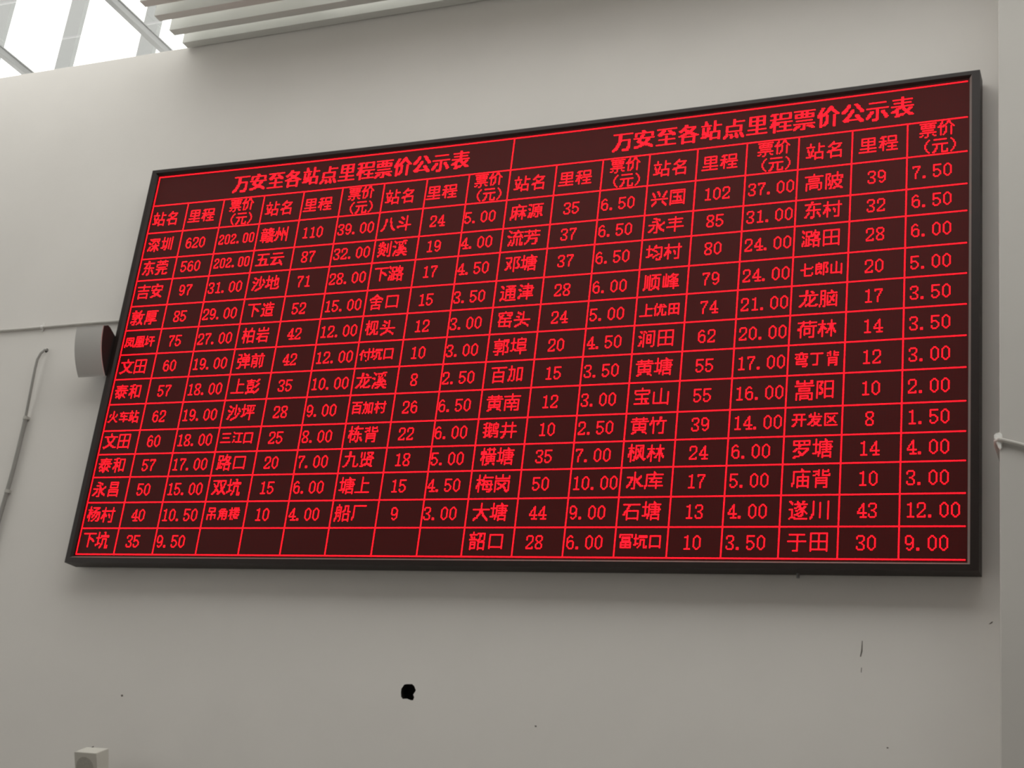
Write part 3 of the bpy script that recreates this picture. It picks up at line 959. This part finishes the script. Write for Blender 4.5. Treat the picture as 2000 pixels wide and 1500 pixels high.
bm = bmesh.new()                                # top and bottom and left skins of the same light plastic
prism(bm, [W(-40.95, q.x, q.y) for q in front + backp], Vector((.0016, 0, 0)))
mesh_obj('side_skin', bm, M['spk'], sp, rel=SO)
bm = bmesh.new()
q = front[22]
tube(bm, [W(-18.4, q.x - 1.9, q.y - .8), W(-18.4, q.x - 1.8, q.y + 1.2)], .0042, 10)
mesh_obj('badge', bm, M['spkdark'], sp, rel=SO)
bm = bmesh.new()
box(bm, W(-32, 196, 10), W(-18, 182, ZW), .001)
mesh_obj('bracket', bm, M['spkdark'], sp, rel=SO)
# ------------------------------------------------------------------ little boxed loudspeaker low on the wall
bxo = empty('box_loudspeaker', W(70, 590, ZW), 'small boxy beige loudspeaker tilted down at the bottom left of the wall', 'loudspeaker')
B2 = bxo.location.copy()
tl = math.radians(23)
T0 = Vector((556.2, -15.0))                    # front top edge (v, z)
dn = Vector((math.cos(tl), math.sin(tl)))      # down the front face: v grows, z towards the wall
bkv = Vector((-math.sin(tl), math.cos(tl)))    # from the front to the back
H, D = 36.0, 16.5
XA, XB = 57.0, 79.8
pr = [T0, T0 + dn * H, T0 + dn * H + bkv * D * .8, T0 + bkv * D]
bm = bmesh.new()
prism(bm, [W(XA, q.x, q.y) for q in pr], W(XB, 0) - W(XA, 0))
bmesh.ops.recalc_face_normals(bm, faces=bm.faces)
bmesh.ops.bevel(bm, geom=bm.edges[:], offset=.0018, segments=2, affect='EDGES')
mesh_obj('housing', bm, M['box'], bxo, rel=B2)
cen = T0 + dn * 13.0
bm = bmesh.new()
ring = []
for k in range(32):
    a = k * PI / 16
    q = cen + dn * (math.sin(a) * 9.6) - bkv * .35
    ring.append(W((XA + XB) / 2 - .8 + math.cos(a) * 8.8, q.x, q.y))
vv = W(0, bkv.x, bkv.y) - W(0, 0, 0)
prism(bm, ring, vv * .6)
mesh_obj('round_grille', bm, M['spkgrille'], bxo, rel=B2)
bm = bmesh.new()
box(bm, W(64, 590, 2), W(73, 570, ZW), .001)
mesh_obj('bracket', bm, M['spkdark'], bxo, rel=B2)

# ------------------------------------------------------------------ wiring
ct = empty('surface_conduit', W(-150, 147, ZW), 'thin pale conduit running level from the left towards the red board', 'conduit')
O = ct.location.copy()
bm = bmesh.new()
pts = [W(X, 147.2 + .6 * math.sin(X * .03), ZW - 1.6) for X in range(-700, 20, 12)]
tube(bm, pts, .0066, 10)
mesh_obj('pipe', bm, M['cable'], ct, True, rel=O)
for X in (-118.5, -250, -390, -540):
    bm = bmesh.new()
    tube(bm, [W(X - 1.3, 147.1, ZW - 1.6), W(X + 1.3, 147.1, ZW - 1.6)], .0092, 12)
    box(bm, W(X - 1.2, 151.5, ZW - 1.0), W(X + 1.2, 142.6, ZW), .0005)
    mesh_obj('clip', bm, M['crumb'], ct, rel=O)

cb = empty('hanging_cable', W(-110, 260, ZW), 'grey cable hanging out of a small hole in the wall, below the level conduit', 'cable')
O = cb.location.copy()
path = [(-107.0, 171.5, 26), (-107.2, 171.8, 19), (-107.6, 172.6, 14.5), (-109.5, 177, 12.4), (-111.2, 184, 11.6), (-111.3, 193, 11.7), (-111.0, 204, 12.0),
        (-110.8, 216, 12.5), (-110.6, 228, 13.0), (-110.7, 240, 13.8), (-110.7, 247, 14.3)]
bm = bmesh.new()
tube(bm, [W(*p) for p in path], .0062, 10)
mesh_obj('sheath', bm, M['cable2'], cb, True, rel=O)
bm = bmesh.new()
low = [(-110.7, 243.5, 14.4), (-110.4, 256, 14.4), (-110.4, 270, 14.4), (-110.6, 295, 14.4), (-111.6, 318, 14.4), (-112.6, 335, 14.4), (-114, 360, 14.4),
       (-116, 400, 14.4), (-118, 450, 14.4), (-120, 520, 14.4), (-121, 640, 14.4), (-121, 990, 14.4)]
tube(bm, [W(*p) for p in low], .0098, 12)
mesh_obj('conduit', bm, M['cable2'], cb, True, rel=O)
for X, v in ((-110.7, 244.0), (-111.6, 318.2), (-118.6, 470), (-121, 640)):
    bm = bmesh.new()
    tube(bm, [W(X, v - 1.6, 14.4), W(X, v + 1.6, 14.4)], .0122, 12)
    box(bm, W(X - 3.2, v + 1.3, 15.2), W(X + 3.2, v - 1.3, ZW), .0004)
    mesh_obj('clip', bm, M['cable'], cb, rel=O)

wc = empty('column_cable', W(798, 270, ZC), 'pale cable end coming round the corner of the column at the right', 'cable')
O = wc.location.copy()
bm = bmesh.new()
cp = [mapq(x, y, ZC - 2.0) for x, y in ((2090, 893), (2040, 882), (2000, 870), (1985, 866), (1970, 862.5), (1960, 860), (1952, 858.5))]
pts = [W(a, b, ZC - 2.0) for a, b in cp] + [W(cp[-1][0] - 2.6, cp[-1][1] + .2, ZC + .5), W(cp[-1][0] - 3.2, cp[-1][1] + .4, ZC + 7), W(cp[-1][0] - 3.2, cp[-1][1] + .5, 6), W(cp[-1][0] - 3.2, cp[-1][1] + .6, 16)]
tube(bm, pts, .0070, 10)
mesh_obj('sheath', bm, M['cable'], wc, True, rel=O)
bm = bmesh.new()
a0 = mapq(1950, 856, ZC - .5)
blob = [(-3.0, -2.6), (-1.2, -3.8), (1.6, -3.9), (2.6, -2), (2.6, 3), (2.4, 7.5), (1.4, 8.6), (-.2, 6.6), (-1.4, 3.0), (-2.8, .4)]
prism(bm, [W(a0[0] + a, a0[1] + b, ZC - 1.6) for a, b in blob], Vector((0, .02, 0)))
bmesh.ops.recalc_face_normals(bm, faces=bm.faces)
bmesh.ops.bevel(bm, geom=bm.edges[:], offset=.0028, segments=3, affect='EDGES')
mesh_obj('filler_putty', bm, M['crumb'], wc, True, rel=O)
